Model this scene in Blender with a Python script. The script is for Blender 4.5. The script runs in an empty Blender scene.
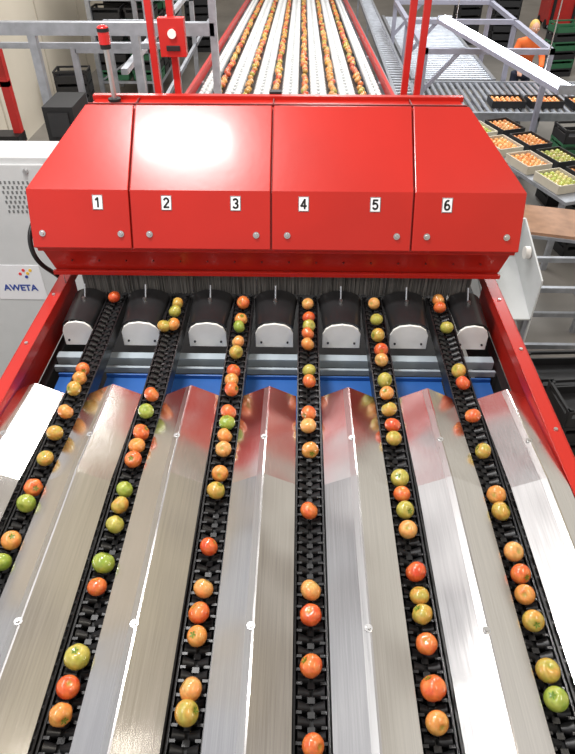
import bpy, bmesh, math, random
from mathutils import Vector, Matrix, Euler, noise
random.seed(7)
sc=bpy.context.scene
sc.view_settings.view_transform='Standard'
sc.view_settings.look='None'
FZ=-1.2

# ------------------------------------------------------------------ materials
def newmat(name):
    m=bpy.data.materials.new(name); m.use_nodes=True
    nt=m.node_tree; b=nt.nodes['Principled BSDF']
    return m,nt,b
def mat(name,col,rough=.5,metal=0,coat=0,var=.08,scale=8,bump=0,bscale=60,spec=.5,emit=None,es=0):
    m,nt,b=newmat(name)
    tc=nt.nodes.new('ShaderNodeTexCoord'); n=nt.nodes.new('ShaderNodeTexNoise')
    n.inputs['Scale'].default_value=scale; n.inputs['Detail'].default_value=4
    nt.links.new(tc.outputs['Object'],n.inputs['Vector'])
    r=nt.nodes.new('ShaderNodeValToRGB')
    r.color_ramp.elements[0].position=.3; r.color_ramp.elements[1].position=.7
    r.color_ramp.elements[0].color=tuple(max(0,c*(1-var)) for c in col)+(1,)
    r.color_ramp.elements[1].color=tuple(min(1,c*(1+var)) for c in col)+(1,)
    nt.links.new(n.outputs['Fac'],r.inputs['Fac'])
    nt.links.new(r.outputs['Color'],b.inputs['Base Color'])
    b.inputs['Roughness'].default_value=rough; b.inputs['Metallic'].default_value=metal
    b.inputs['Coat Weight'].default_value=coat; b.inputs['Coat Roughness'].default_value=.12
    b.inputs['Specular IOR Level'].default_value=spec
    if bump:
        n2=nt.nodes.new('ShaderNodeTexNoise'); n2.inputs['Scale'].default_value=bscale
        nt.links.new(tc.outputs['Object'],n2.inputs['Vector'])
        bp=nt.nodes.new('ShaderNodeBump'); bp.inputs['Strength'].default_value=bump; bp.inputs['Distance'].default_value=.01
        nt.links.new(n2.outputs['Fac'],bp.inputs['Height']); nt.links.new(bp.outputs['Normal'],b.inputs['Normal'])
    if emit:
        b.inputs['Emission Color'].default_value=tuple(emit)+(1,); b.inputs['Emission Strength'].default_value=es
    return m
def steel(name,col,rough,stretch=(60,1.0,60),wav=.15):
    m,nt,b=newmat(name)
    tc=nt.nodes.new('ShaderNodeTexCoord'); mp=nt.nodes.new('ShaderNodeMapping')
    mp.inputs['Scale'].default_value=stretch
    nt.links.new(tc.outputs['Object'],mp.inputs['Vector'])
    n=nt.nodes.new('ShaderNodeTexNoise'); n.inputs['Scale'].default_value=4; n.inputs['Detail'].default_value=6
    nt.links.new(mp.outputs['Vector'],n.inputs['Vector'])
    mr=nt.nodes.new('ShaderNodeMapRange'); mr.inputs['To Min'].default_value=rough-.04; mr.inputs['To Max'].default_value=rough+.06
    nt.links.new(n.outputs['Fac'],mr.inputs['Value']); nt.links.new(mr.outputs['Result'],b.inputs['Roughness'])
    r=nt.nodes.new('ShaderNodeValToRGB')
    r.color_ramp.elements[0].position=.3; r.color_ramp.elements[1].position=.7
    r.color_ramp.elements[0].color=tuple(c*.92 for c in col)+(1,); r.color_ramp.elements[1].color=tuple(min(1,c*1.03) for c in col)+(1,)
    nt.links.new(n.outputs['Fac'],r.inputs['Fac']); nt.links.new(r.outputs['Color'],b.inputs['Base Color'])
    b.inputs['Metallic'].default_value=1
    n2=nt.nodes.new('ShaderNodeTexNoise'); n2.inputs['Scale'].default_value=2.6; n2.inputs['Detail'].default_value=1
    nt.links.new(tc.outputs['Object'],n2.inputs['Vector'])
    b1=nt.nodes.new('ShaderNodeBump'); b1.inputs['Strength'].default_value=wav; b1.inputs['Distance'].default_value=.12
    nt.links.new(n2.outputs['Fac'],b1.inputs['Height'])
    nt.links.new(b1.outputs['Normal'],b.inputs['Normal'])
    return m
M={}
M['red']=mat('red_paint',(.46,.016,.009),.30,coat=.15,var=.05,scale=3,bump=.03,bscale=20,spec=.42)
M['redseam']=mat('dark_red_seam',(.14,.006,.005),.5)
M['redbg']=mat('red_steel_paint',(.48,.018,.014),.4)
M['steel']=steel('brushed_stainless',(.72,.70,.685),.17,wav=.17)
M['steel2']=steel('folded_stainless_strip',(.62,.61,.60),.28,wav=.03)
M['screw']=mat('screw_zinc',(.62,.62,.62),.32,metal=1)
M['galv']=mat('galvanised_steel',(.42,.44,.48),.42,metal=.6,var=.15,scale=12)
M['lilac']=mat('grey_painted_frame',(.36,.36,.44),.45,metal=.2)
M['black']=mat('black_plastic',(.010,.010,.011),.36,var=.3,scale=40,spec=.45)
M['blackm']=mat('black_matte',(.008,.008,.009),.6)
M['shell']=mat('black_arched_shell_plastic',(.018,.018,.019),.33,var=.2)
M['white']=mat('white_plastic',(.90,.88,.83),.4)
M['cup']=mat('white_cup_plastic',(.70,.71,.70),.45)
M['cab']=mat('cabinet_grey_enamel',(.62,.64,.64),.45,var=.03)
M['cabd']=mat('cabinet_dark_grey',(.16,.17,.17),.6)  # darker grey of the cabinet plinth and vent slots
M['sign']=mat('sign_white',(.85,.86,.88),.4,var=.01)
M['signb']=mat('sign_blue_ink',(.03,.07,.35),.5)
M['signr']=mat('sign_red_ink',(.8,.05,.05),.5)
M['signy']=mat('sign_yellow_ink',(.9,.55,.04),.5)
M['ink']=mat('black_ink',(.01,.01,.01),.5)
M['blue']=mat('blue_plastic',(.025,.12,.40),.4)
M['bar']=mat('pale_blue_bar',(.46,.53,.58),.4,metal=.2)
M['floor']=mat('concrete_floor',(.20,.185,.165),.55,var=.25,scale=.8,bump=.05)
M['wall']=mat('cream_wall_panels',(.66,.60,.50),.7,var=.05,scale=1)
M['walls']=mat('cream_wall_joint',(.50,.45,.37),.7,var=.05,scale=1)
M['crate']=mat('black_crate_plastic',(.02,.02,.022),.5)
M['green']=mat('green_crate_plastic',(.03,.13,.06),.5)
M['wood']=mat('plywood_table',(.36,.20,.12),.5,var=.2)
M['tube']=mat('fluorescent_tube_glass',(1,1,1),.4,emit=(.93,.96,1),es=12)
M['lampred']=mat('beacon_red_lens',(.65,.01,.01),.15,coat=.5)
M['orange']=mat('orange_workwear',(.85,.16,.03),.8)
M['trouser']=mat('navy_trousers',(.02,.025,.05),.8)
M['skin']=mat('skin',(.62,.34,.23),.55)
M['hair']=mat('blond_hair',(.62,.38,.10),.6)
M['shoe']=mat('shoe_black',(.02,.02,.02),.5)
M['skinmouth']=mat('lips',(.4,.1,.08),.5)
M['paper']=mat('packing_tray_paper',(.55,.50,.40),.7)
m,nt,b=newmat('brush_bristles')
tc=nt.nodes.new('ShaderNodeTexCoord'); mp=nt.nodes.new('ShaderNodeMapping'); mp.inputs['Scale'].default_value=(220,1,3)
n=nt.nodes.new('ShaderNodeTexNoise'); n.inputs['Scale'].default_value=1
r=nt.nodes.new('ShaderNodeValToRGB'); r.color_ramp.elements[0].color=(.02,.02,.02,1); r.color_ramp.elements[1].color=(.20,.19,.18,1)
r.color_ramp.elements[0].position=.3; r.color_ramp.elements[1].position=.75
nt.links.new(tc.outputs['Object'],mp.inputs['Vector']); nt.links.new(mp.outputs['Vector'],n.inputs['Vector'])
nt.links.new(n.outputs['Fac'],r.inputs['Fac']); nt.links.new(r.outputs['Color'],b.inputs['Base Color']); b.inputs['Roughness'].default_value=.6
M['brush']=m
m,nt,b=newmat('tomato_skin')
vc=nt.nodes.new('ShaderNodeVertexColor'); vc.layer_name='Col'
tc=nt.nodes.new('ShaderNodeTexCoord'); n=nt.nodes.new('ShaderNodeTexNoise'); n.inputs['Scale'].default_value=90; n.inputs['Detail'].default_value=3
nt.links.new(tc.outputs['Object'],n.inputs['Vector'])
mx=nt.nodes.new('ShaderNodeMixRGB'); mx.blend_type='SOFT_LIGHT'; mx.inputs['Fac'].default_value=.35
nt.links.new(vc.outputs['Color'],mx.inputs[1]); nt.links.new(n.outputs['Fac'],mx.inputs[2]); nt.links.new(mx.outputs[0],b.inputs['Base Color'])
b.inputs['Roughness'].default_value=.22; b.inputs['Coat Weight'].default_value=.4; b.inputs['Coat Roughness'].default_value=.06
b.inputs['Subsurface Weight'].default_value=.06; b.inputs['Subsurface Radius'].default_value=(.01,.004,.002); b.inputs['Subsurface Scale'].default_value=.5
M['fruit']=m

# ------------------------------------------------------------------ mesh builder
class MB:
    def __init__(s): s.v=[];s.f=[];s.mi=[];s.sm=[];s.mats=[];s.col=[]
    def m(s,k):
        if k not in s.mats: s.mats.append(k)
        return s.mats.index(k)
    def add(s,vs,fs,k,smooth=False,col=None):
        o=len(s.v); s.v+= [tuple(v) for v in vs]
        s.col+= (col if col else [(1,1,1,1)]*len(vs))
        i=s.m(k)
        for f in fs: s.f.append([o+a for a in f]); s.mi.append(i); s.sm.append(smooth)
    def box(s,c,d,k,R=None):
        hx,hy,hz=[a/2 for a in d]; vs=[]
        for x in(-hx,hx):
            for y in(-hy,hy):
                for z in(-hz,hz):
                    p=Vector((x,y,z))
                    if R is not None: p=R@p
                    vs.append(p+Vector(c))
        s.add(vs,[(0,1,3,2),(4,6,7,5),(0,4,5,1),(2,3,7,6),(0,2,6,4),(1,5,7,3)],k)
    def bb(s,x0,x1,y0,y1,z0,z1,k): s.box(((x0+x1)/2,(y0+y1)/2,(z0+z1)/2),(x1-x0,y1-y0,z1-z0),k)
    def cone(s,p0,p1,r0,r1,k,n=14,smooth=True,caps=True):
        p0=Vector(p0);p1=Vector(p1);a=(p1-p0).normalized()
        u=a.orthogonal().normalized();w=a.cross(u);vs=[]
        for p,r in((p0,r0),(p1,r1)):
            for i in range(n):
                t=2*math.pi*i/n; vs.append(p+u*r*math.cos(t)+w*r*math.sin(t))
        s.add(vs,[(i,(i+1)%n,n+(i+1)%n,n+i) for i in range(n)],k,smooth)
        if caps:
            s.add(vs[:n],[tuple(range(n-1,-1,-1))],k); s.add(vs[n:],[tuple(range(n))],k)
    def cyl(s,p0,p1,r,k,n=14): s.cone(p0,p1,r,r,k,n)
    def beam(s,p0,p1,w,h,k):
        p0=Vector(p0);p1=Vector(p1);a=(p1-p0);L=a.length;a.normalize()
        up=Vector((0,0,1)) if abs(a.z)<.95 else Vector((0,1,0))
        x=a.cross(up).normalized(); z=x.cross(a)
        R=Matrix((x,a,z)).transposed()
        s.box((p0+p1)/2,(w,L,h),k,R)
    def prism(s,poly,off,k,smooth=False):
        n=len(poly);P=[Vector(p) for p in poly];Q=[p+Vector(off) for p in P]
        s.add(P+Q,[tuple(range(n-1,-1,-1)),tuple(range(n,2*n))]+[(i,(i+1)%n,n+(i+1)%n,n+i) for i in range(n)],k,smooth)
    def sheet(s,pts,ys,t,k,zf=None,smooth=False):
        n=len(pts);vs=[];fs=[]; ny=len(ys)-1
        for y in ys:
            dz=zf(y) if zf else 0
            for x,z in pts: vs.append((x,y,z+dz))
            for x,z in pts: vs.append((x,y,z-t+dz))
        st=2*n
        for j in range(ny):
            a=j*st;b2=a+st
            for i in range(n-1):
                fs.append((a+i,a+i+1,b2+i+1,b2+i)); fs.append((a+n+i,b2+n+i,b2+n+i+1,a+n+i+1))
            fs.append((a,b2,b2+n,a+n)); fs.append((a+n-1,a+2*n-1,b2+2*n-1,b2+n-1))
        for a in(0,ny*st):
            for i in range(n-1): fs.append((a+i,a+i+1,a+n+i+1,a+n+i))
        s.add(vs,fs,k,smooth)
    def ball(s,c,r,k,nu=14,nv=9,col=None,fn=None):
        vs=[];cs=[]
        for j in range(nv+1):
            ph=math.pi*j/nv
            for i in range(nu):
                th=2*math.pi*i/nu
                d=Vector((math.sin(ph)*math.cos(th),math.sin(ph)*math.sin(th),math.cos(ph)))
                q=fn(d) if fn else d
                vs.append(Vector(c)+Vector((q.x*r[0],q.y*r[1],q.z*r[2])))
                cs.append(col(d) if callable(col) else (1,1,1,1))
        fs=[]
        for j in range(nv):
            for i in range(nu): fs.append((j*nu+i,(j+1)*nu+i,(j+1)*nu+(i+1)%nu,j*nu+(i+1)%nu))
        s.add(vs,fs,k,True,cs)
    def obj(s,name,parent=None,bevel=0,col=False,recalc=True,sharp=None):
        me=bpy.data.meshes.new(name); me.from_pydata(s.v,[],s.f)
        for k in s.mats: me.materials.append(M[k])
        for p,i,q in zip(me.polygons,s.mi,s.sm): p.material_index=i; p.use_smooth=q
        if col:
            a=me.color_attributes.new('Col','FLOAT_COLOR','POINT')
            for i,c in enumerate(s.col): a.data[i].color=c
        me.update()
        if recalc:
            bm=bmesh.new(); bm.from_mesh(me); bmesh.ops.recalc_face_normals(bm,faces=bm.faces); bm.to_mesh(me); bm.free()
        if sharp: me.set_sharp_from_angle(angle=math.radians(sharp))
        o=bpy.data.objects.new(name,me); sc.collection.objects.link(o)
        if parent: o.parent=parent
        if bevel:
            md=o.modifiers.new('bevel','BEVEL'); md.width=bevel; md.segments=2; md.limit_method='ANGLE'
        return o
def empty(name,loc=(0,0,0)):
    e=bpy.data.objects.new(name,None); e.empty_display_size=.1; sc.collection.objects.link(e); return e
def text(body,size,k,loc,R,parent,name,align='CENTER',bold=0):
    cu=bpy.data.curves.new(name,'FONT'); cu.body=body; cu.size=size; cu.align_x=align; cu.align_y='CENTER'; cu.extrude=.0006; cu.offset=bold
    o=bpy.data.objects.new(name,cu); sc.collection.objects.link(o); bpy.context.view_layer.update()
    me=bpy.data.meshes.new_from_object(o); bpy.data.objects.remove(o)
    o=bpy.data.objects.new(name,me); sc.collection.objects.link(o)
    me.materials.clear(); me.materials.append(M[k])
    o.matrix_world=Matrix.Translation(loc)@R.to_4x4(); o.parent=parent
    return o

LX=[-.931,-.604,-.277,.05,.377,.704]; P=.327
CX=-.1135

# ------------------------------------------------------------------ room
b=MB(); b.bb(-5,11,-4,32,FZ-.1,FZ,'floor'); b.obj('floor')
b=MB(); b.bb(-5,-4.85,3,32,FZ,3.6,'wall')
for i in range(12): b.bb(-4.85,-4.84,3.2+i*2.4,3.24+i*2.4,FZ,3.6,'walls')
b.obj('wall_left')
b=MB(); b.bb(-5,11,32,32.15,FZ,3.6,'wall'); b.obj('wall_back')

# ------------------------------------------------------------------ hood
hood=empty('sorting_machine_hood')
A=(2.62,1.308,1.142);B=(2.721,1.551,1.15);C=(3.058,1.823,.905);D=(3.18,1.828,.885)
E=(3.52,1.55,1.06);F=(3.52,1.14,1.10);G=(2.70,1.136,1.105);H=(2.655,1.29,1.135)
prof=[A,B,C,D,E,F,G,H]
b=MB(); n=len(prof)
inner=[]
for (y,z,w) in prof: inner.append((y+.006 if y<3.1 else y,z-.006,w-.004))
vs=[(CX-w,y,z) for y,z,w in inner]+[(CX+w,y,z) for y,z,w in inner]
fs=[(i,(i+1)%n,n+(i+1)%n,n+i) for i in range(n)]
fs+=[(0,1,7),(1,6,7),(1,2,6),(2,3,4),(2,4,6),(4,5,6)]
fs+=[(n,n+1,n+7),(n+1,n+6,n+7),(n+1,n+2,n+6),(n+2,n+3,n+4),(n+2,n+4,n+6),(n+4,n+5,n+6)]
b.add(vs,fs,'red')
b.obj('hood_body',hood)
def fr(p,x): return Vector((x,p[0],p[1]))
nA=Vector((0,-(B[1]-A[1]),(B[0]-A[0]))).normalized()
nB=Vector((0,-(C[1]-B[1]),(C[0]-B[0]))).normalized()
seams=[-.785,-.130,.525]
bounds=[(CX-1.142,CX-1.15,CX-.905)]+[(s,s,s) for s in seams]+[(CX+1.142,CX+1.15,CX+.905)]
for d in range(4):
    g0=.004 if d>0 else 0; g1=.004 if d<3 else 0
    l=bounds[d]; r_=bounds[d+1]; b=MB()
    nm=(nA+nB).normalized(); Tk=.012
    pl=[fr(A,l[0]+g0),fr(B,l[1]+g0),fr(C,l[2]+g0)]; pr=[fr(A,r_[0]-g1),fr(B,r_[1]-g1),fr(C,r_[2]-g1)]
    off=[nA*Tk,nm*Tk,nB*Tk]
    v=pl+pr+[a+o for a,o in zip(pl,off)]+[a+o for a,o in zip(pr,off)]
    b.add(v,[(0,3,4,1),(1,4,5,2),(6,7,10,9),(7,8,11,10),(0,1,7,6),(1,2,8,7),(3,9,10,4),(4,10,11,5),(0,6,9,3),(2,5,11,8)],'red')
    b.obj('hood_door_%d'%(d+1),hood,bevel=.004)
b=MB()
b.bb(CX-1.135,CX+1.135,2.628,2.66,1.285,1.305,'red')
b.bb(CX-1.11,CX+1.11,2.672,2.69,1.128,1.15,'red')
b.bb(CX-.90,CX+.90,3.165,3.20,1.815,1.840,'red')
b.bb(CX-.90,CX+.90,3.068,3.078,1.820,1.832,'redseam')
b.bb(CX-.04,CX+.02,3.20,3.24,1.82,1.85,'blackm')
for s in seams: b.bb(s-.003,s+.003,3.08,3.165,1.820,1.832,'redseam')
b.obj('hood_trim',hood,bevel=.002)
b=MB()
def onA(x,t,h=.013):
    return Vector((x,A[0]+(B[0]-A[0])*t,A[1]+(B[1]-A[1])*t))+nA*h
for x in(-1.205,-.835,-.70,-.20,-.055,.455,.595,.965):
    p=onA(x,.26); b.cone(p,p+nA*.004,.015,.015,'screw',16); b.cone(p+nA*.004,p+nA*.010,.010,.008,'screw',12)
for i in range(16):
    x=CX-1.0+i*2.0/15; b.cone((x,2.676,1.21),(x,2.668,1.211),.005,.004,'redseam',8)
b.obj('hood_screws',hood)
RA=Matrix((Vector((1,0,0)),nA.cross(Vector((1,0,0))),nA)).transposed()
def arcp(cx,cy,rx,ry,a0,a1,n=10): return [(cx+rx*math.cos(math.radians(a0+(a1-a0)*i/n)),cy+ry*math.sin(math.radians(a0+(a1-a0)*i/n))) for i in range(n+1)]
DG={1:[[(-.30,.42),(.06,.72),(.06,-.75)]],
 2:[arcp(0,.35,.38,.40,160,-30)+[(-.40,-.72),(.42,-.72)]],
 3:[arcp(-.02,.37,.36,.36,150,-90),arcp(-.02,-.36,.40,.38,90,-150)],
 4:[[(.18,-.75),(.18,.74),(-.44,-.32),(.46,-.32)]],
 5:[[(.38,.72),(-.28,.72),(-.36,.06)]+arcp(-.02,-.26,.40,.47,125,-150)],
 6:[arcp(.08,.0,.46,.74,75,180)+arcp(0,-.32,.38,.42,180,-180,16)]}
for i,x in enumerate([-.933,-.614,-.294,.020,.349,.678]):
    b=MB(); c=onA(x,.80,.0135); b.box(c,(.048,.066,.0012),'sign',RA)
    for sx in(-1,1): b.box(c+RA@Vector((sx*.0225,0,.0006)),(.002,.064,.0008),'ink',RA)
    for sy in(-1,1): b.box(c+RA@Vector((0,sy*.0315,.0006)),(.046,.002,.0008),'ink',RA)
    b.obj('label_plate_%d'%(i+1),hood)
    b=MB(); c2=c+nA*.0012; S=.027; wd=.0082
    for path in DG[i+1]:
        for (ax_,ay_),(bx_,by_) in zip(path[:-1],path[1:]):
            L=math.hypot(bx_-ax_,by_-ay_)*S
            if L<1e-5: continue
            th=math.atan2(by_-ay_,bx_-ax_)
            b.box(c2+RA@Vector(((ax_+bx_)/2*S,(ay_+by_)/2*S,0)),(L+wd*.55,wd,.0012),'ink',RA@Matrix.Rotation(th,3,'Z'))
    b.obj('label_digit_%d'%(i+1),hood)
# beacon
b=MB(); bx,by=-.895,3.12
b.cyl((bx,by,1.828),(bx,by,1.840),.03,'blackm'); b.cyl((bx,by,1.835),(bx,by,2.06),.012,'screw')
b.cyl((bx,by,2.055),(bx,by,2.075),.024,'blackm'); b.cyl((bx,by,2.075),(bx,by,2.125),.026,'lampred',18)
b.cyl((bx,by,2.125),(bx,by,2.14),.027,'blackm'); b.ball((bx,by,2.14),(.026,.026,.012),'lampred')
b.obj('signal_beacon_light',bevel=.001)

# brush curtain
b=MB(); b.bb(CX-.99,CX+.99,2.722,2.728,1.00,1.14,'brush')
x=CX-.98
while x<CX+.98:
    w=random.uniform(.004,.010); y=2.716+random.uniform(-.004,.003)
    b.box((x,y,1.075+random.uniform(-.003,.003)),(w,.003,.145+random.uniform(0,.012)),'brush',Matrix.Rotation(random.uniform(-.05,.05),3,'Y'))
    x+=w*.9
for k in range(7):
    xx=CX+(k-3)*P; b.bb(xx-.1,xx-.096,2.708,2.712,1.02,1.13,'screw')
b.obj('brush_curtain')

# side rails
for sgn in(-1,1):
    b=MB(); x=CX+sgn*1.075; xo=CX+sgn*1.135
    x0,x1=min(x,xo),max(x,xo)
    b.bb(x0,x1,-.4,2.95,1.045,1.055,'red')
    b.bb(min(xo,xo-sgn*.008),max(xo,xo-sgn*.008),-.4,2.95,.80,1.055,'red')
    b.bb(min(x,x+sgn*.006),max(x,x+sgn*.006),-.4,2.95,1.0,1.055,'red')
    for yy in(.7,1.2,1.7,2.2,2.6): b.cone((x+sgn*.032,yy,1.055),(x+sgn*.032,yy,1.062),.009,.008,'screw',10)
    b.bb(x0+.01,x1-.01,-.3,3.6,.55,.80,'blackm')
    b.obj('machine_side_rail',bevel=.002)
b=MB()
b.bb(CX-1.06,CX+1.06,-.3,3.6,.52,.56,'blackm')
for yy in(0,3.3):
    for sx in(-1,1): b.bb(CX+sx*1.0-.05,CX+sx*1.0+.05,yy-.05,yy+.05,FZ,.52,'redbg')
b.obj('machine_base_frame')
b=MB()
for i in range(7):
    xm=CX+(i-3)*P
    hw=.155 if 0<i<6 else .10
    xx=xm+(.04 if i==0 else -.04 if i==6 else 0)
    b.bb(xx-hw,xx+hw,1.70,2.27,.775,.80,'blue'); b.bb(xx-hw,xx+hw,2.27,2.28,.775,.82,'blue')
b.obj('blue_catch_tray',bevel=.003)
b=MB()
b.bb(CX-1.07,CX+1.07,2.36,2.405,.805,.85,'bar'); b.bb(CX-1.07,CX+1.07,2.31,2.325,.80,.83,'bar')
b.obj('cross_bar')
b=MB()
for i in range(7):
    xm=CX+(i-3)*P; w=.092
    if i==0: xm+=.02; w=.075
    if i==6: xm-=.02; w=.075
    pts=[(xm-w,.874),(xm-w,.955),(xm-w*.85,.985),(xm-w*.55,1.005),(xm,1.013),(xm+w*.55,1.005),(xm+w*.85,.985),(xm+w,.955),(xm+w,.874)]
    b.prism([(x,2.43,z) for x,z in pts],(0,.012,0),'white')
    for sx in(-.7,.7): b.cone((xm+sx*w,2.43,.905),(xm+sx*w,2.424,.905),.006,.005,'blackm',8)
b.obj('white_guard_plate',bevel=.002)
b=MB()
for i in range(7):
    xm=CX+(i-3)*P; w0=.092;w1=.112
    if i==0: xm+=.02; w0=.075;w1=.085
    if i==6: xm-=.02; w0=.075;w1=.085
    N=18; vs=[];fs=[]
    NY=6
    for q in range(NY+1):
        f=q/NY; w=w0+(w1-w0)*f**1.5; y=2.443+f*.255
        for lay in(0,-.006):
            for j in range(N+1):
                t=math.pi-math.pi*j/N; hh=.048+.012*f
                vs.append((xm+(w+lay)*math.cos(t),y,.975+(hh+lay)*math.sin(t)))
    st=2*(N+1)
    for q in range(NY):
        for j in range(N):
            a=q*st+j; fs.append((a,a+1,a+st+1,a+st)); a+=N+1; fs.append((a,a+st,a+st+1,a+1))
    for q in(0,NY):
        for j in range(N): a=q*st+j; fs.append((a,a+1,a+N+2,a+N+1))
    b.add(vs,fs,'shell',True)
    b.cone((xm,2.60,1.028),(xm,2.60,1.044),.010,.009,'screw',10)
    b.cyl((xm,2.62,1.03),(xm,2.66,1.085),.004,'galv',8)
b.obj('black_arched_cover',sharp=40)
# ------------------------------------------------------------------ stainless covers
YB=1.42
def drop(y): return -.095*(y-YB) if y>YB else 0
for i in range(7):
    xm=CX+(i-3)*P; zr=1.100; zg=1.045; hw=P/2-.052; r2=.003
    ys=[-.35,YB,1.935]
    b=MB()
    xl=xm-hw; xr=xm+hw
    L=[(xl+.001,zg-.07),(xl,zg)]
    if i==0: xl=CX-1.07; L=[(xl,zr-(xm-r2-xl)/(hw-r2)*(zr-zg))]
    Rr=[(xr,zg),(xr-.001,zg-.07)]
    if i==6: xr=CX+1.07; Rr=[(xr,zr-(xr-xm-r2)/(hw-r2)*(zr-zg))]
    prf=L+[(xm-r2,zr),(xm+r2,zr)]+Rr
    b.sheet(prf,ys,.0015,'steel',drop)
    ye=ys[-1]
    for j in range(len(prf)-1):
        (xa,za),(xb,zb)=prf[j],prf[j+1]; dz=drop(ye)
        if abs(xb-xa)>.005: b.add([(xa,ye,za+dz),(xb,ye,zb+dz),(xb,ye+.02,zb+dz-.035),(xa,ye+.02,za+dz-.035)],[(0,1,2,3)],'steel2')
    sl=(zr-zg)/(hw-r2)
    b.sheet([(xm-.022,zr-.019*sl+.0016),(xm-r2,zr+.0016)],ys[:2]+[ye-.005],.0014,'steel2',drop)
    for yy in(.30,.865,1.615):
        z0=zr+drop(yy)-.002
        b.cone((xm-.006,yy,z0+.000),(xm-.006,yy,z0+.004),.0115,.0115,'screw',16); b.cone((xm-.006,yy,z0+.004),(xm-.006,yy,z0+.009),.007,.006,'screw',6)
    b.obj('stainless_lane_cover',recalc=True)
# ------------------------------------------------------------------ roller lanes
b=MB()
for x in LX:
    y=-.25
    b.bb(x-.042,x+.042,-.3,2.70,.93,.945,'blackm')
    for sx in(-1,1):
        b.bb(x+sx*.0465-.003,x+sx*.0465+.003,-.3,2.70,.93,1.000,'black')
    while y<2.70:
        for sx in(-1,1):
            b.cone((x+sx*.008,y,.972),(x+sx*.041,y,.980),.011,.020,'black',12)
            b.box((x+sx*.034,y+.019,.990),(.016,.008,.014),'black')
        b.box((x,y+.019,.972),(.020,.016,.010),'black')
        b.box((x,y,.962),(.016,.04,.012),'blackm')
        y+=.038
b.obj('roller_conveyor_lanes')
# ------------------------------------------------------------------ tomatoes
KC={'r':((.66,.060,.018),(.72,.15,.035)),'o':((.76,.22,.045),(.68,.33,.08)),'O':((.80,.29,.08),(.70,.40,.12)),
    'g':((.40,.38,.055),(.52,.43,.09)),'G':((.25,.36,.04),(.38,.42,.07)),'m':((.66,.30,.06),(.46,.38,.07)),'R':((.72,.11,.03),(.75,.22,.05))}
T=[
 [(2.63,'r'),(2.06,'R'),(2.00,'o'),(1.93,'m'),(1.79,'o'),(1.67,'m'),(1.54,'m'),(1.40,'R'),(1.33,'G'),(1.18,'o'),(1.10,'G')],
 [(2.58,'m'),(2.51,'g'),(2.40,'o',.012),(2.385,'m',-.03),(1.90,'R'),(1.80,'G'),(1.68,'R'),(1.61,'o'),(1.54,'R'),(1.40,'G'),(1.33,'m'),(1.25,'g'),(1.10,'G',0,1.12),(1.02,'R'),(.80,'g',0,1.12),(.72,'r'),(.65,'o')],
 [(2.59,'R'),(2.45,'o'),(2.39,'G'),(2.27,'O'),(2.19,'m'),(2.06,'r'),(2.00,'o'),(1.94,'R'),(1.80,'R'),(1.74,'G'),(1.67,'o'),(1.60,'O'),(1.48,'o'),(1.40,'m'),(1.17,'r'),(1.02,'O'),(.94,'R'),(.87,'o'),(.72,'O'),(.66,'m',0,1.05)],
 [(2.59,'O'),(2.47,'r'),(2.40,'g'),(2.34,'R'),(2.26,'o'),(2.07,'g'),(2.00,'R'),(1.80,'R'),(1.73,'O'),(1.60,'o'),(1.32,'R'),(1.02,'O'),(.94,'r'),(.79,'R'),(.59,'R')],
 [(2.60,'O'),(2.46,'g'),(2.33,'m'),(2.22,'r'),(2.15,'O'),(2.01,'g'),(1.93,'o'),(1.83,'m'),(1.74,'r'),(1.67,'m'),(1.47,'g'),(1.40,'R'),(1.33,'g'),(1.25,'O'),(1.09,'r'),(1.01,'m'),(.95,'m'),(.86,'R'),(.735,'R',0,1.12),(.65,'o')],
 [(2.63,'o'),(2.57,'R'),(2.40,'g'),(2.08,'m'),(2.00,'r'),(1.80,'R'),(1.61,'m'),(1.40,'o'),(1.33,'m'),(1.17,'O'),(1.09,'R'),(1.02,'o'),(.935,'m'),(.79,'m'),(.715,'G')],
]
b=MB()
calyxcol=(.10,.22,.02,1)
seed=0
for li,l in enumerate(T):
    for t in l:
        seed+=1
        y=t[0]; kk=t[1]; dx=t[2] if len(t)>2 else random.uniform(-.004,.004); sc_=t[3] if len(t)>3 else random.uniform(.93,1.04)
        r=.0322*sc_; c0,c1=KC[kk]
        tilt=Euler((random.uniform(-1.3,1.3),random.uniform(-1,1),random.uniform(0,6.28))).to_matrix()
        ax=tilt@Vector((0,0,1)); so=Vector((seed*3.1,seed*1.7,0)); lob=random.choice([0,0,.02,.035]); nl=random.choice([5,6,7])
        def col(d,ax=ax,so=so,c0=c0,c1=c1):
            f=.5+.9*noise.noise(d*1.6+so)+.25*d.dot(ax); f=min(1,max(0,f))
            g=.9+.25*noise.noise(d*5+so)
            c=[(a*(1-f)+b_*f)*g for a,b_ in zip(c0,c1)]
            q=d.dot(ax)
            if q>.93: k=(q-.93)/.07; c=[a*(1-k*.7)+b_*k*.7 for a,b_ in zip(c,(.22,.30,.04))]
            return (*c,1)
        def fn(d,ax=ax,tilt=tilt,lob=lob,nl=nl):
            q=d.dot(ax); loc=tilt.transposed()@d; th=math.atan2(loc.y,loc.x); s=math.sqrt(max(0,1-q*q))
            rad=1+lob*math.cos(nl*th)*s*1.0-.10*abs(q)**2-(.18*max(0,(q-.88)/.12))
            return d*rad
        p=Vector((LX[li]+dx,y,.996+r)); b.ball(p,(r,r,r),'fruit',22,15,col,fn)
        if kk in 'GgmRo' and seed%2==0:
            top=p+ax*r*.80
            for a in range(5):
                dd=tilt@Vector((math.cos(a*1.257),math.sin(a*1.257),.18)); w=tilt@Vector((-math.sin(a*1.257),math.cos(a*1.257),0))
                b.add([top,top+dd*.007+w*.002,top+dd*.012,top+dd*.007-w*.002],[(0,1,2,3)],'fruit',False,[calyxcol]*4)
b.obj('tomatoes',col=True,recalc=True)

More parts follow.
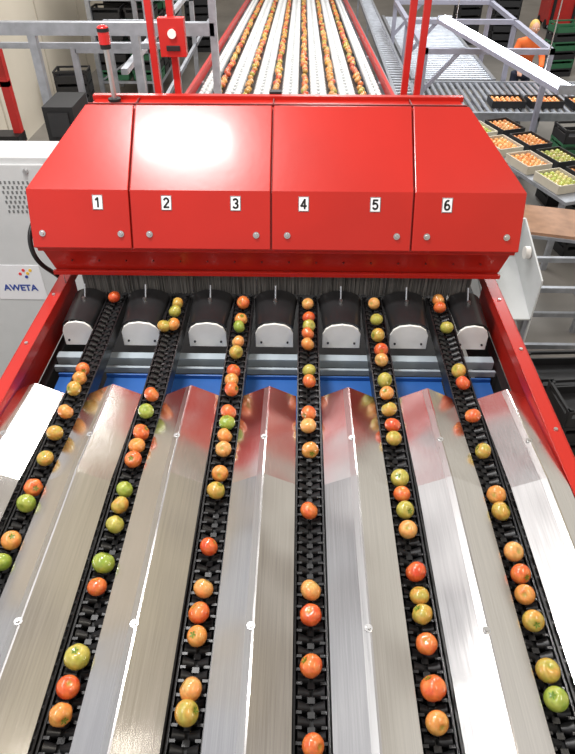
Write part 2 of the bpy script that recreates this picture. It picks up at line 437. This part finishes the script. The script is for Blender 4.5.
# ------------------------------------------------------------------ background grading conveyor
def zc(y): return .84-.062*(y-6.1)
def fruitline(b,pts,r,cols,seedo=0):
    for i,p in enumerate(pts):
        c=random.choice(cols); g=random.uniform(.7,1.0); cc=(c[0]*g,c[1]*g,c[2]*g,1)
        b.ball(p,(r,r,r*.92),'fruit',8,6,(lambda d,cc=cc:cc))
FC=[(.62,.14,.02),(.70,.28,.05),(.65,.34,.06),(.45,.36,.05),(.62,.08,.02),(.7,.33,.1)]
par=empty('grading_conveyor')
b=MB(); y0,y1=3.75,17.5; PB=.30
for s in(-1,1):
    x=CX+s*1.03
    b.beam((x,y0,zc(y0)+.03),(x,y1,zc(y1)+.03),.035,.10,'redbg')
    b.beam((x+s*.10,y0,zc(y0)-.10),(x+s*.10,y1,zc(y1)-.10),.05,.06,'galv')
    for k in range(9):
        yy=y0+.6+k*1.6; b.bb(x-.04,x+.04,yy-.04,yy+.04,FZ,zc(yy)-.02,'galv')
        if k>0: b.beam((x+s*.10,yy,zc(yy)-.1),(x+s*.35,yy,FZ+.5),.03,.03,'galv')
b.beam((CX,y0,zc(y0)-.10),(CX,y1,zc(y1)-.10),2.0,.03,'blackm')
b.obj('conveyor_frame',par)
b=MB()
for i in range(7):
    x=CX+(i-3)*PB; y=y0
    w=.088 if 0<i<6 else .06
    b.beam((x,y0,zc(y0)-.05),(x,y1,zc(y1)-.05),w*1.9,.02,'galv')
    while y<y1:
        z=zc(y)-.01
        for s in(-1,1): b.ball((x+s*w*.55,y,z),(w*.50,.058,.040),'cup',8,6)
        b.box((x,y,z-.005),(w*.9,.035,.03),'cup')
        y+=.155
b.obj('white_cup_carriers',par)
b=MB()
for i in range(6):
    x=CX+(i-2.5)*PB; pts=[];y=y0+.5
    b.beam((x,y0,zc(y0)-.03),(x,y1,zc(y1)-.03),.11,.02,'black')
    while y<y1: 
        if random.random()<.85: pts.append((x+random.uniform(-.018,.018),y,zc(y)+.02))
        y+=.095
    fruitline(b,pts,.034,FC)
b.obj('conveyed_fruit',par,col=True)

# red gantry posts
b=MB()
for x in(-.785,-.675,.565,.635): b.bb(x-.017,x+.017,3.60,3.634,.8,2.75,'redbg')
b.bb(-.80,.65,3.60,3.634,2.72,2.75,'redbg'); b.bb(-.80,.65,3.60,3.634,.8,.84,'redbg')
b.bb(-.735,-.60,3.55,3.60,1.92,2.10,'redbg'); b.cyl((-.665,3.55,2.03),(-.665,3.54,2.03),.022,'white'); b.bb(-.70,-.63,3.54,3.55,1.95,1.975,'blackm')
b.obj('red_gantry_frame',bevel=.002)

# ------------------------------------------------------------------ cabinet
cab=empty('electrical_cabinet')
CT=1.24
b=MB(); b.bb(-2.9,-1.47,3.92,4.22,FZ+.1,CT,'cab'); b.bb(-2.88,-1.49,3.94,4.20,FZ,FZ+.1,'cabd')
b.bb(-2.86,-1.66,3.900,3.921,FZ+.15,CT-.04,'cab')
b.bb(-1.645,-1.50,3.905,3.921,FZ+.15,CT-.04,'cab')
b.obj('cabinet_body',cab,bevel=.006)
b=MB()
for r0 in range(7):
    for c0 in range(8):
        xx=-1.97+c0*.030+(r0%2)*.012; zz=1.08-r0*.034; b.bb(xx-.006,xx+.006,3.897,3.902,zz-.010,zz+.010,'cabd')
b.cone((-1.78,3.90,1.16),(-1.78,3.88,1.16),.018,.014,'screw')
b.obj('vent_slots',cab)
b=MB(); b.bb(-2.24,-1.88,3.895,3.90,.17,.46,'sign')
for a,(kx,kz,mm) in enumerate([(-2.00,.42,'signr'),(-1.975,.395,'signy'),(-2.03,.39,'signr'),(-1.99,.365,'signb'),(-1.95,.42,'signy')]):
    b.cone((kx,3.895,kz),(kx,3.892,kz),.012,.012,mm,12)
b.obj('cabinet_sign',cab)
text('AWETA',.072,'signb',Vector((-2.06,3.893,.27)),Matrix.Rotation(math.pi/2,3,'X'),cab,'cabinet_sign_lettering',bold=.002)
cu=bpy.data.curves.new('power_cable','CURVE'); cu.dimensions='3D'; cu.bevel_depth=.012; cu.bevel_resolution=3
sp=cu.splines.new('NURBS'); pts=[(-1.26,2.95,1.40),(-1.33,2.80,1.36),(-1.34,2.72,1.24),(-1.30,2.74,1.12),(-1.25,2.85,1.0),(-1.26,2.95,.8)]
sp.points.add(len(pts)-1)
for q,p in zip(sp.points,pts): q.co=(*p,1)
sp.use_endpoint_u=True; sp.order_u=4
o=bpy.data.objects.new('power_cable',cu); sc.collection.objects.link(o); cu.materials.append(M['black'])

# ------------------------------------------------------------------ crates
def crate(b,cx,cy,z,k='crate',w=.6,d=.4,h=.18,rot=0):
    R=Matrix.Rotation(rot,3,'Z'); c=Vector((cx,cy,z))
    def bx(lx,ly,lz,sx,sy,sz,kk=k): b.box(c+R@Vector((lx,ly,lz)),(sx,sy,sz),kk,R)
    bx(0,0,.01,w,d,.02)
    for s in(-1,1):
        bx(s*(w/2-.008),0,h*.35,.014,d,h*.6); bx(s*(w/2-.006),0,h-.015,.022,d,.03)
        bx(0,s*(d/2-.008),h*.3,w,.014,h*.5); bx(0,s*(d/2-.006),h-.015,w,.022,.03)
        for t in(-1,1): bx(s*(w/2-.02),t*(d/2-.02),h/2,.04,.04,h)
def stack(name,cx,cy,z,n,ks,rot=0,h=.18):
    b=MB()
    for i in range(n): crate(b,cx,cy,z+i*h,ks[i%len(ks)],rot=rot,h=h)
    return b.obj(name)
for (x,y,n,ro) in[(-4.2,12.2,5,.1),(-3.4,17.4,12,0),(-2.6,17.6,12,.1)]:
    stack('crate_stack',x,y,FZ,n,['crate'],ro)
for (x,y,n,ro,ks) in[(3.85,8.75,6,.1,['crate','green','crate']),(3.95,8.05,4,.15,['crate','crate','green']),(4.65,8.5,5,.0,['green','crate']),(5.0,17.5,9,0,['crate']),(4.3,18.5,9,.2,['crate']),(5.8,15.5,6,.2,['crate','green']),(6.6,14.6,4,.1,['crate']),(2.45,3.85,3,.1,['crate']),(2.45,4.45,2,.05,['crate']),(3.6,7.3,2,.2,['crate'])]:
    stack('crate_stack',x,y,FZ,n,ks,ro)
rk=empty('storage_rack')
b=MB()
X0,X1,Y0,Y1=-3.9,-2.75,12.9,15.9
for y in(Y0,(Y0+Y1)/2,Y1):
    for x in(X0,X1): b.bb(x-.04,x+.04,y-.04,y+.04,FZ,1.5,'galv')
    for z in(-.7,.0,.7,1.4): b.bb(X0,X1,y-.02,y+.02,z-.04,z,'galv')
    b.beam((X0,y,-.7),(X1,y,0),.03,.03,'galv')
for z in(-.7,.0,.7,1.4):
    for x in(X0,X1): b.bb(x-.02,x+.02,Y0,Y1,z-.08,z,'galv')
b.obj('rack_frame',rk)
b=MB()
for z in(-.7,.0,.7):
    for k in range(6):
        for q in range(random.choice([2,3])):
            for xx in(-3.62,-3.0): crate(b,xx,Y0+.27+k*.48,z+q*.18,random.choice(['crate','crate','crate','green']),w=.55,d=.42,h=.18)
b.obj('rack_crates',rk)

# ------------------------------------------------------------------ left steel frame
b=MB()
zb=1.57
b.bb(-4.2,-.75,5.97,6.05,zb-.05,zb+.05,'galv')
b.bb(-4.2,-1.25,6.4,6.44,zb-.25,zb-.20,'galv')
for x in(-3.9,-2.35,-1.45):
    b.bb(x-.035,x+.035,5.97,6.04,FZ,zb-.05,'galv')
b.bb(-.79,-.73,5.97,6.05,.95,zb+.3,'galv')
for y in(7.2,8.6,10.2):
    b.bb(-1.62,-1.56,y,y+.06,FZ,1.7,'galv'); b.bb(-2.4,-1.56,y,y+.06,1.1,1.15,'galv'); b.bb(-2.45,-2.39,y,y+.06,FZ,1.15,'galv')
b.bb(-1.62,-1.56,6,12,1.2,1.25,'galv'); b.bb(-1.60,-1.56,6,12,.5,.55,'galv')
b.obj('steel_support_frame')
b=MB(); b.bb(-2.98,-2.90,6.5,6.58,FZ,1.35,'redbg'); b.bb(-3.4,-2.90,6.5,6.56,.95,1.0,'redbg'); b.bb(-3.2,-2.9,6.4,6.6,.40,.5,'blackm')
b.obj('red_support_post')
b=MB(); b.bb(-2.02,-1.78,5.0,5.4,.95,1.22,'blackm'); b.bb(-1.98,-1.82,4.98,5.0,1.0,1.18,'crate'); b.bb(-1.94,-1.86,5.2,5.3,FZ,.95,'galv'); b.bb(-2.05,-1.75,5.05,5.45,FZ,FZ+.03,'galv')
b.obj('black_control_box')

# ------------------------------------------------------------------ right side
def tray(b,cx,cy,z,rot,cols,w=.5,d=.34,k='crate'):
    R=Matrix.Rotation(rot,3,'Z'); c=Vector((cx,cy,z))
    b.box(c+Vector((0,0,.008)),(w,d,.016),'crate',R)
    for s in(-1,1):
        b.box(c+R@Vector((s*w/2,0,.05)),(.015,d,.10),k,R); b.box(c+R@Vector((0,s*d/2,.05)),(w,.015,.10),k,R)
    for i in range(6):
        for j in range(4):
            cc=random.choice(cols); g=random.uniform(.85,1.15); q=(cc[0]*g,cc[1]*g,cc[2]*g,1)
            b.ball(c+R@Vector((-w/2+.05+i*(w-.10)/5,-d/2+.05+j*(d-.10)/3,.055)),(.036,.036,.034),'fruit',8,6,(lambda dd,q=q:q))
CO=[(.85,.36,.10),(.80,.28,.08),(.85,.46,.18)]; CG=[(.55,.55,.15),(.65,.55,.22),(.45,.50,.1)]
b=MB()
x0,x1=1.85,6.2
for y in(9.80,11.45): b.bb(x0,x1,y-.03,y+.03,-.40,-.28,'galv')
x=x0+.05
while x<x1: b.cyl((x,9.84,-.32),(x,11.41,-.32),.030,'galv',8); x+=.11
for x in(2.2,3.6,5.0,6.0):
    for y in(9.80,11.45): b.bb(x-.03,x+.03,y-.03,y+.03,FZ,-.34,'galv')
b.obj('gravity_roller_conveyor')
b=MB()
for x in(1.95,3.35): b.bb(x-.03,x+.03,11.6,17,-.40,-.28,'galv')
y=11.7
while y<17: b.cyl((1.98,y,-.32),(3.32,y,-.32),.030,'galv',8); y+=.13
for y in(12,14.4,16.8):
    for x in(1.95,3.35): b.bb(x-.03,x+.03,y-.03,y+.03,FZ,-.34,'galv')
b.obj('gravity_roller_conveyor')
b=MB()
for y in(9.55,11.5,13.2):
    b.bb(1.70,1.77,y,y+.07,FZ,.62,'lilac'); b.bb(3.45,3.52,y,y+.07,FZ,.62,'lilac'); b.bb(1.70,3.52,y,y+.07,.57,.64,'lilac')
    b.beam((1.735,y+.035,.05),(2.2,y+.035,.58),.05,.05,'lilac')
for x in(1.70,3.45): b.bb(x,x+.07,9.55,13.27,.57,.64,'lilac')
b.obj('grey_portal_frame')
b=MB()
d=Vector((2.78-2.1,6.9-10.4,0)); 
b.cyl(Vector((2.1,10.4,.865)),Vector((2.78,6.9,.865)),.036,'tube',10)
b.beam((2.1,10.4,.815),(2.78,6.9,.815),.13,.03,'lilac')
for sx in(-.09,.09):
    b.beam((2.1+sx,10.4,.82),(2.78+sx,6.9,.82),.015,.05,'lilac')
for t in(0,1): p=Vector((2.1,10.4,.85))+d*t; b.box(p,(.20,.05,.09),'galv')
for t in(.12,.85): p=Vector((2.1,10.4,.82))+d*t; b.cyl(p,p+Vector((0,0,1.9)),.006,'screw',6)
b.obj('fluorescent_light_fixture')
b=MB()
for k,x in enumerate((1.32,1.58)): b.bb(x-.02,x+.02,5.5,17,.10,.16,'galv')
y=5.5
while y<17: b.cyl((1.32,y,.13),(1.58,y,.13),.022,'galv',8); y+=.14
for y in(5.7,8,11,14,16.8):
    for x in(1.32,1.58): b.bb(x-.02,x+.02,y-.02,y+.02,FZ,.1,'galv')
b.obj('side_roller_track')
b=MB()
for i,(x,y,c) in enumerate([(3.2,10.2,CO),(3.78,10.2,CO),(4.4,10.15,CO),(5.0,10.2,CO),(5.5,10.3,CO),(5.9,10.9,CO),(4.7,10.75,CO),(5.3,10.85,CG)]): tray(b,x,y,-.288,.05*i%.15,c)
b.obj('fruit_crates',col=True)
tb=empty('packing_table')
b=MB()
ang=math.atan2(6.4-8.1,2.95-2.35)
def along(t,s,z):
    return Vector((2.30,8.95,0))+Vector((math.cos(ang),math.sin(ang),0))*t+Vector((-math.sin(ang),math.cos(ang),0))*s+Vector((0,0,z))
R=Matrix.Rotation(ang,3,'Z')
b.box(along(1.15,.32,-.30),(2.5,.85,.04),'galv',R)
for t in(0,2.3):
    for s in(-.05,.70): p=along(t,s,0); b.bb(p.x-.03,p.x+.03,p.y-.03,p.y+.03,FZ,-.32,'galv')
b.obj('table_frame',tb)
b=MB()
for i in range(4):
    for j in range(2):
        p=along(.17+i*.60,.10+j*.44,-.275); tray(b,p.x,p.y,p.z,ang,CG if (i+j)%3==0 else CO,w=.46,d=.34,k='crate' if j else 'paper')
b.obj('table_fruit_trays',tb,col=True)
b=MB()
R=Matrix.Rotation(-.25,3,'Z')
b.box((2.78,6.02,-.22),(.85,.65,.03),'wood',R); b.box((2.78,6.02,-.25),(.89,.69,.03),'galv',R)
for sx in(-.40,.40):
    for sy in(-.29,.29):
        p=Vector((2.78,6.02,0))+R@Vector((sx,sy,0)); b.bb(p.x-.025,p.x+.025,p.y-.025,p.y+.025,FZ,-.26,'galv')
b.obj('brown_work_table')
b=MB()
b.prism([(1.50,4.1,.25),(1.50,4.75,.45),(1.50,4.75,-.2),(1.50,4.1,-.35)],(.012,0,0),'cab')
b.prism([(1.85,4.1,.25),(1.85,4.75,.45),(1.85,4.75,-.2),(1.85,4.1,-.35)],(.012,0,0),'cab')
b.bb(1.50,1.86,4.74,4.755,-.2,.45,'cab'); b.prism([(1.50,4.1,-.1),(1.86,4.1,-.1),(1.86,4.75,.1),(1.50,4.75,.1)],(0,0,-.012),'cab')
b.bb(1.25,2.0,4.85,4.91,.0,.06,'galv')
for x in(1.53,1.84): 
    for y in(4.15,4.70): b.bb(x-.02,x+.02,y-.02,y+.02,FZ,-.1,'galv')
for x in (1.27,1.98): b.bb(x-.02,x+.02,4.86,4.90,FZ,.0,'galv')
b.cyl((1.84,4.45,.30),(1.80,4.45,.30),.05,'white')
b.obj('outlet_chute_stand')
b=MB()
for x in(2.15,2.95):
    for y in(4.9,5.45): b.bb(x-.025,x+.025,y-.025,y+.025,FZ,-.30,'galv')
for z in(-.30,-.95):
    b.bb(2.15,2.95,4.88,4.92,z-.05,z,'galv'); b.bb(2.15,2.95,5.43,5.47,z-.05,z,'galv')
    for x in(2.15,2.95): b.bb(x-.02,x+.02,4.9,5.45,z-.05,z,'galv')
b.obj('steel_table_frame')
fk=empty('pallet_truck'); b=MB(); X,Y=7.4,20.2
b.bb(X-.4,X+.4,Y,Y+.9,FZ+.12,FZ+.85,'redbg'); b.bb(X-.35,X+.35,Y+.15,Y+.7,FZ+.85,FZ+1.0,'blackm')
for s in(-.3,.3): b.bb(X+s-.08,X+s+.08,Y-1.2,Y,FZ+.05,FZ+.11,'galv'); b.bb(X+s-.04,X+s+.04,Y-.05,Y+.03,FZ+.1,FZ+1.9,'blackm')
b.bb(X-.3,X+.3,Y-.04,Y+.02,FZ+1.8,FZ+1.88,'blackm'); b.beam((X,Y+.9,FZ+.7),(X,Y+1.25,FZ+1.2),.05,.05,'blackm'); b.cyl((X-.2,Y+1.25,FZ+1.2),(X+.2,Y+1.25,FZ+1.2),.03,'blackm')
for sx in(-.36,.36):
    for yy in(.15,.75): b.cyl((X+sx-.05,Y+yy,FZ+.12),(X+sx+.05,Y+yy,FZ+.12),.12,'blackm',18)
b.obj('truck_body',fk,bevel=.01)

# ------------------------------------------------------------------ person
def skinned(name,verts,edges,rad,k,parent,sub=2):
    me=bpy.data.meshes.new(name); me.from_pydata([Vector(v) for v in verts],edges,[]); me.materials.append(M[k])
    o=bpy.data.objects.new(name,me); sc.collection.objects.link(o); o.parent=parent
    md=o.modifiers.new('skin','SKIN'); 
    for i,sv in enumerate(me.skin_vertices[0].data): sv.radius=rad[i] if isinstance(rad[i],tuple) else (rad[i],rad[i]); sv.use_root=(i==0)
    md.use_smooth_shade=True
    s=o.modifiers.new('sub','SUBSURF'); s.levels=sub; s.render_levels=sub
    return o
pr=empty('worker'); px,py=3.95,12.05
def W(x,y,z): return (px+x,py+y,FZ+z)
v=[W(0,.06,.95),W(0,.05,1.12),W(0,-.02,1.30),W(0,-.06,1.43),W(.17,-.05,1.41),W(.25,-.12,1.18),W(.20,-.33,1.06),W(-.17,-.05,1.41),W(-.25,-.12,1.18),W(-.20,-.33,1.06),W(0,-.08,1.50)]
skinned('jacket',v,[(0,1),(1,2),(2,3),(3,4),(4,5),(5,6),(3,7),(7,8),(8,9),(3,10)],[(.17,.12),(.15,.11),(.18,.12),(.14,.10),.075,.058,.045,.075,.058,.045,.065],'orange',pr)
v=[W(0,.06,.96),W(.10,.05,.86),W(.11,.02,.50),W(.11,.05,.10),W(-.10,.05,.86),W(-.11,.02,.50),W(-.11,.05,.10)]
skinned('trousers',v,[(0,1),(1,2),(2,3),(0,4),(4,5),(5,6)],[(.16,.12),.095,.065,.05,.095,.065,.05],'trouser',pr)
v=[W(0,-.08,1.48),W(0,-.10,1.56)]; skinned('neck',v,[(0,1)],[.055,.05],'skin',pr)
b=MB()
def hf(d):
    q=d.copy()
    if d.z<0: q.x*=1+.25*d.z; q.y*=1+.12*d.z
    return q
hc=Vector(W(0,-.13,1.64))
b.ball(hc,(.078,.098,.118),'skin',18,12,None,hf)
b.ball(hc+Vector((0,.018,.022)),(.086,.098,.112),'hair',18,12)
b.ball(hc+Vector((0,-.100,-.012)),(.013,.02,.024),'skin',8,6)
for s in(-1,1):
    b.ball(hc+Vector((s*.030,-.086,.010)),(.012,.008,.008),'white',8,6); b.ball(hc+Vector((s*.030,-.093,.010)),(.005,.003,.005),'ink',6,5)
    b.ball(hc+Vector((s*.078,.0,-.01)),(.012,.02,.03),'skin',8,6)
b.ball(hc+Vector((0,-.088,-.055)),(.022,.008,.007),'skinmouth',8,6)
b.obj('head',pr)
for s in(-1,1):
    v=[W(s*.20,-.34,1.05),W(s*.19,-.41,1.02)]; e=[(0,1)]; ra=[.028,(.036,.018)]
    for f in range(4):
        fx=s*(.162+f*.019); L=[.06,.075,.07,.055][f]; k=len(v)
        v+= [W(fx,-.44,1.01),W(fx,-.44-L*.5,1.0),W(fx,-.44-L*.9,.975)]; e+=[(1,k),(k,k+1),(k+1,k+2)]; ra+=[.010,.009,.008]
    k=len(v); v+=[W(s*.150,-.40,1.01),W(s*.130,-.44,.995)]; e+=[(1,k),(k,k+1)]; ra+=[.012,.009]
    skinned('hand_%s'%('r' if s<0 else 'l'),v,e,ra,'skin',pr,1)
    b=MB(); b.ball(W(s*.11,-.03,.05),(.05,.13,.06),'shoe',12,8); b.bb(px+s*.11-.048,px+s*.11+.048,py-.15,py+.09,FZ,FZ+.025,'shoe'); b.obj('shoe_%s'%('r' if s<0 else 'l'),pr)

# ------------------------------------------------------------------ lights & world
def area(name,loc,sx,sy,pw,col=(1,.98,.96),rot=(0,0,0)):
    l=bpy.data.lights.new(name,'AREA'); l.shape='RECTANGLE'; l.size=sx; l.size_y=sy; l.energy=pw; l.color=col
    o=bpy.data.objects.new(name,l); o.location=loc; o.rotation_euler=rot; sc.collection.objects.link(o); return o
area('ceiling_light_a',(-1.05,2.52,4.6),.80,.24,125)
area('ceiling_light_b',(-2.2,.6,4.6),.35,2.4,70)
area('ceiling_light_c',(2.2,.4,4.6),.3,2.4,60,(1,.92,.80))
area('ceiling_light_d',(.3,8,4.8),.6,6,250)
area('ceiling_light_e',(3.8,12,4.8),.6,6,340,(.93,.97,1))
area('ceiling_light_f',(-3,12,4.8),.6,6,190)
w=bpy.data.worlds.new('hall_ambient'); sc.world=w; w.use_nodes=True; nt=w.node_tree; bg=nt.nodes['Background']
tc=nt.nodes.new('ShaderNodeTexCoord'); sx=nt.nodes.new('ShaderNodeSeparateXYZ'); nt.links.new(tc.outputs['Generated'],sx.inputs[0])
n=nt.nodes.new('ShaderNodeTexNoise'); n.inputs['Scale'].default_value=1.6; n.inputs['Detail'].default_value=2
nt.links.new(tc.outputs['Generated'],n.inputs['Vector'])
ad=nt.nodes.new('ShaderNodeMath'); ad.operation='MULTIPLY_ADD'; ad.inputs[1].default_value=.45; nt.links.new(n.outputs['Fac'],ad.inputs[0])
m2=nt.nodes.new('ShaderNodeMath'); m2.operation='MULTIPLY_ADD'; m2.inputs[1].default_value=.5; m2.inputs[2].default_value=.275
nt.links.new(sx.outputs['X'],m2.inputs[0]); nt.links.new(m2.outputs[0],ad.inputs[2])
r=nt.nodes.new('ShaderNodeValToRGB'); e=r.color_ramp.elements
stops=[(0,(.55,.56,.60)),(.10,(.62,.63,.66)),(.18,(.38,.37,.38)),(.26,(1.05,1.03,1.04)),(.34,(.42,.39,.39)),(.43,(.68,.66,.64)),(.52,(.40,.38,.37)),(.58,(.70,.68,.66)),(.65,(.30,.265,.24)),(.71,(.66,.58,.42)),(.77,(.32,.28,.24)),(.86,(.72,.68,.60)),(1,(.8,.77,.72))]  # invented bright and dark bands, added to streak the steel's reflections
e[0].position=0; e[0].color=(*stops[0][1],1); e[1].position=1; e[1].color=(*stops[-1][1],1)
for p_,c_ in stops[1:-1]: q=e.new(p_); q.color=(*c_,1)
nt.links.new(ad.outputs[0],r.inputs['Fac'])
nt.links.new(r.outputs['Color'],bg.inputs['Color']); bg.inputs['Strength'].default_value=1.08

# ------------------------------------------------------------------ camera
cd=bpy.data.cameras.new('camera'); cam=bpy.data.objects.new('camera',cd); sc.collection.objects.link(cam)
cd.sensor_fit='VERTICAL'; cd.sensor_height=24; cd.sensor_width=24; cd.lens=620/754*24; cd.clip_end=200
cam.location=(0,0,2.75); cam.rotation_euler=(math.radians(90-40.4),0,math.radians(1.16)); sc.camera=cam
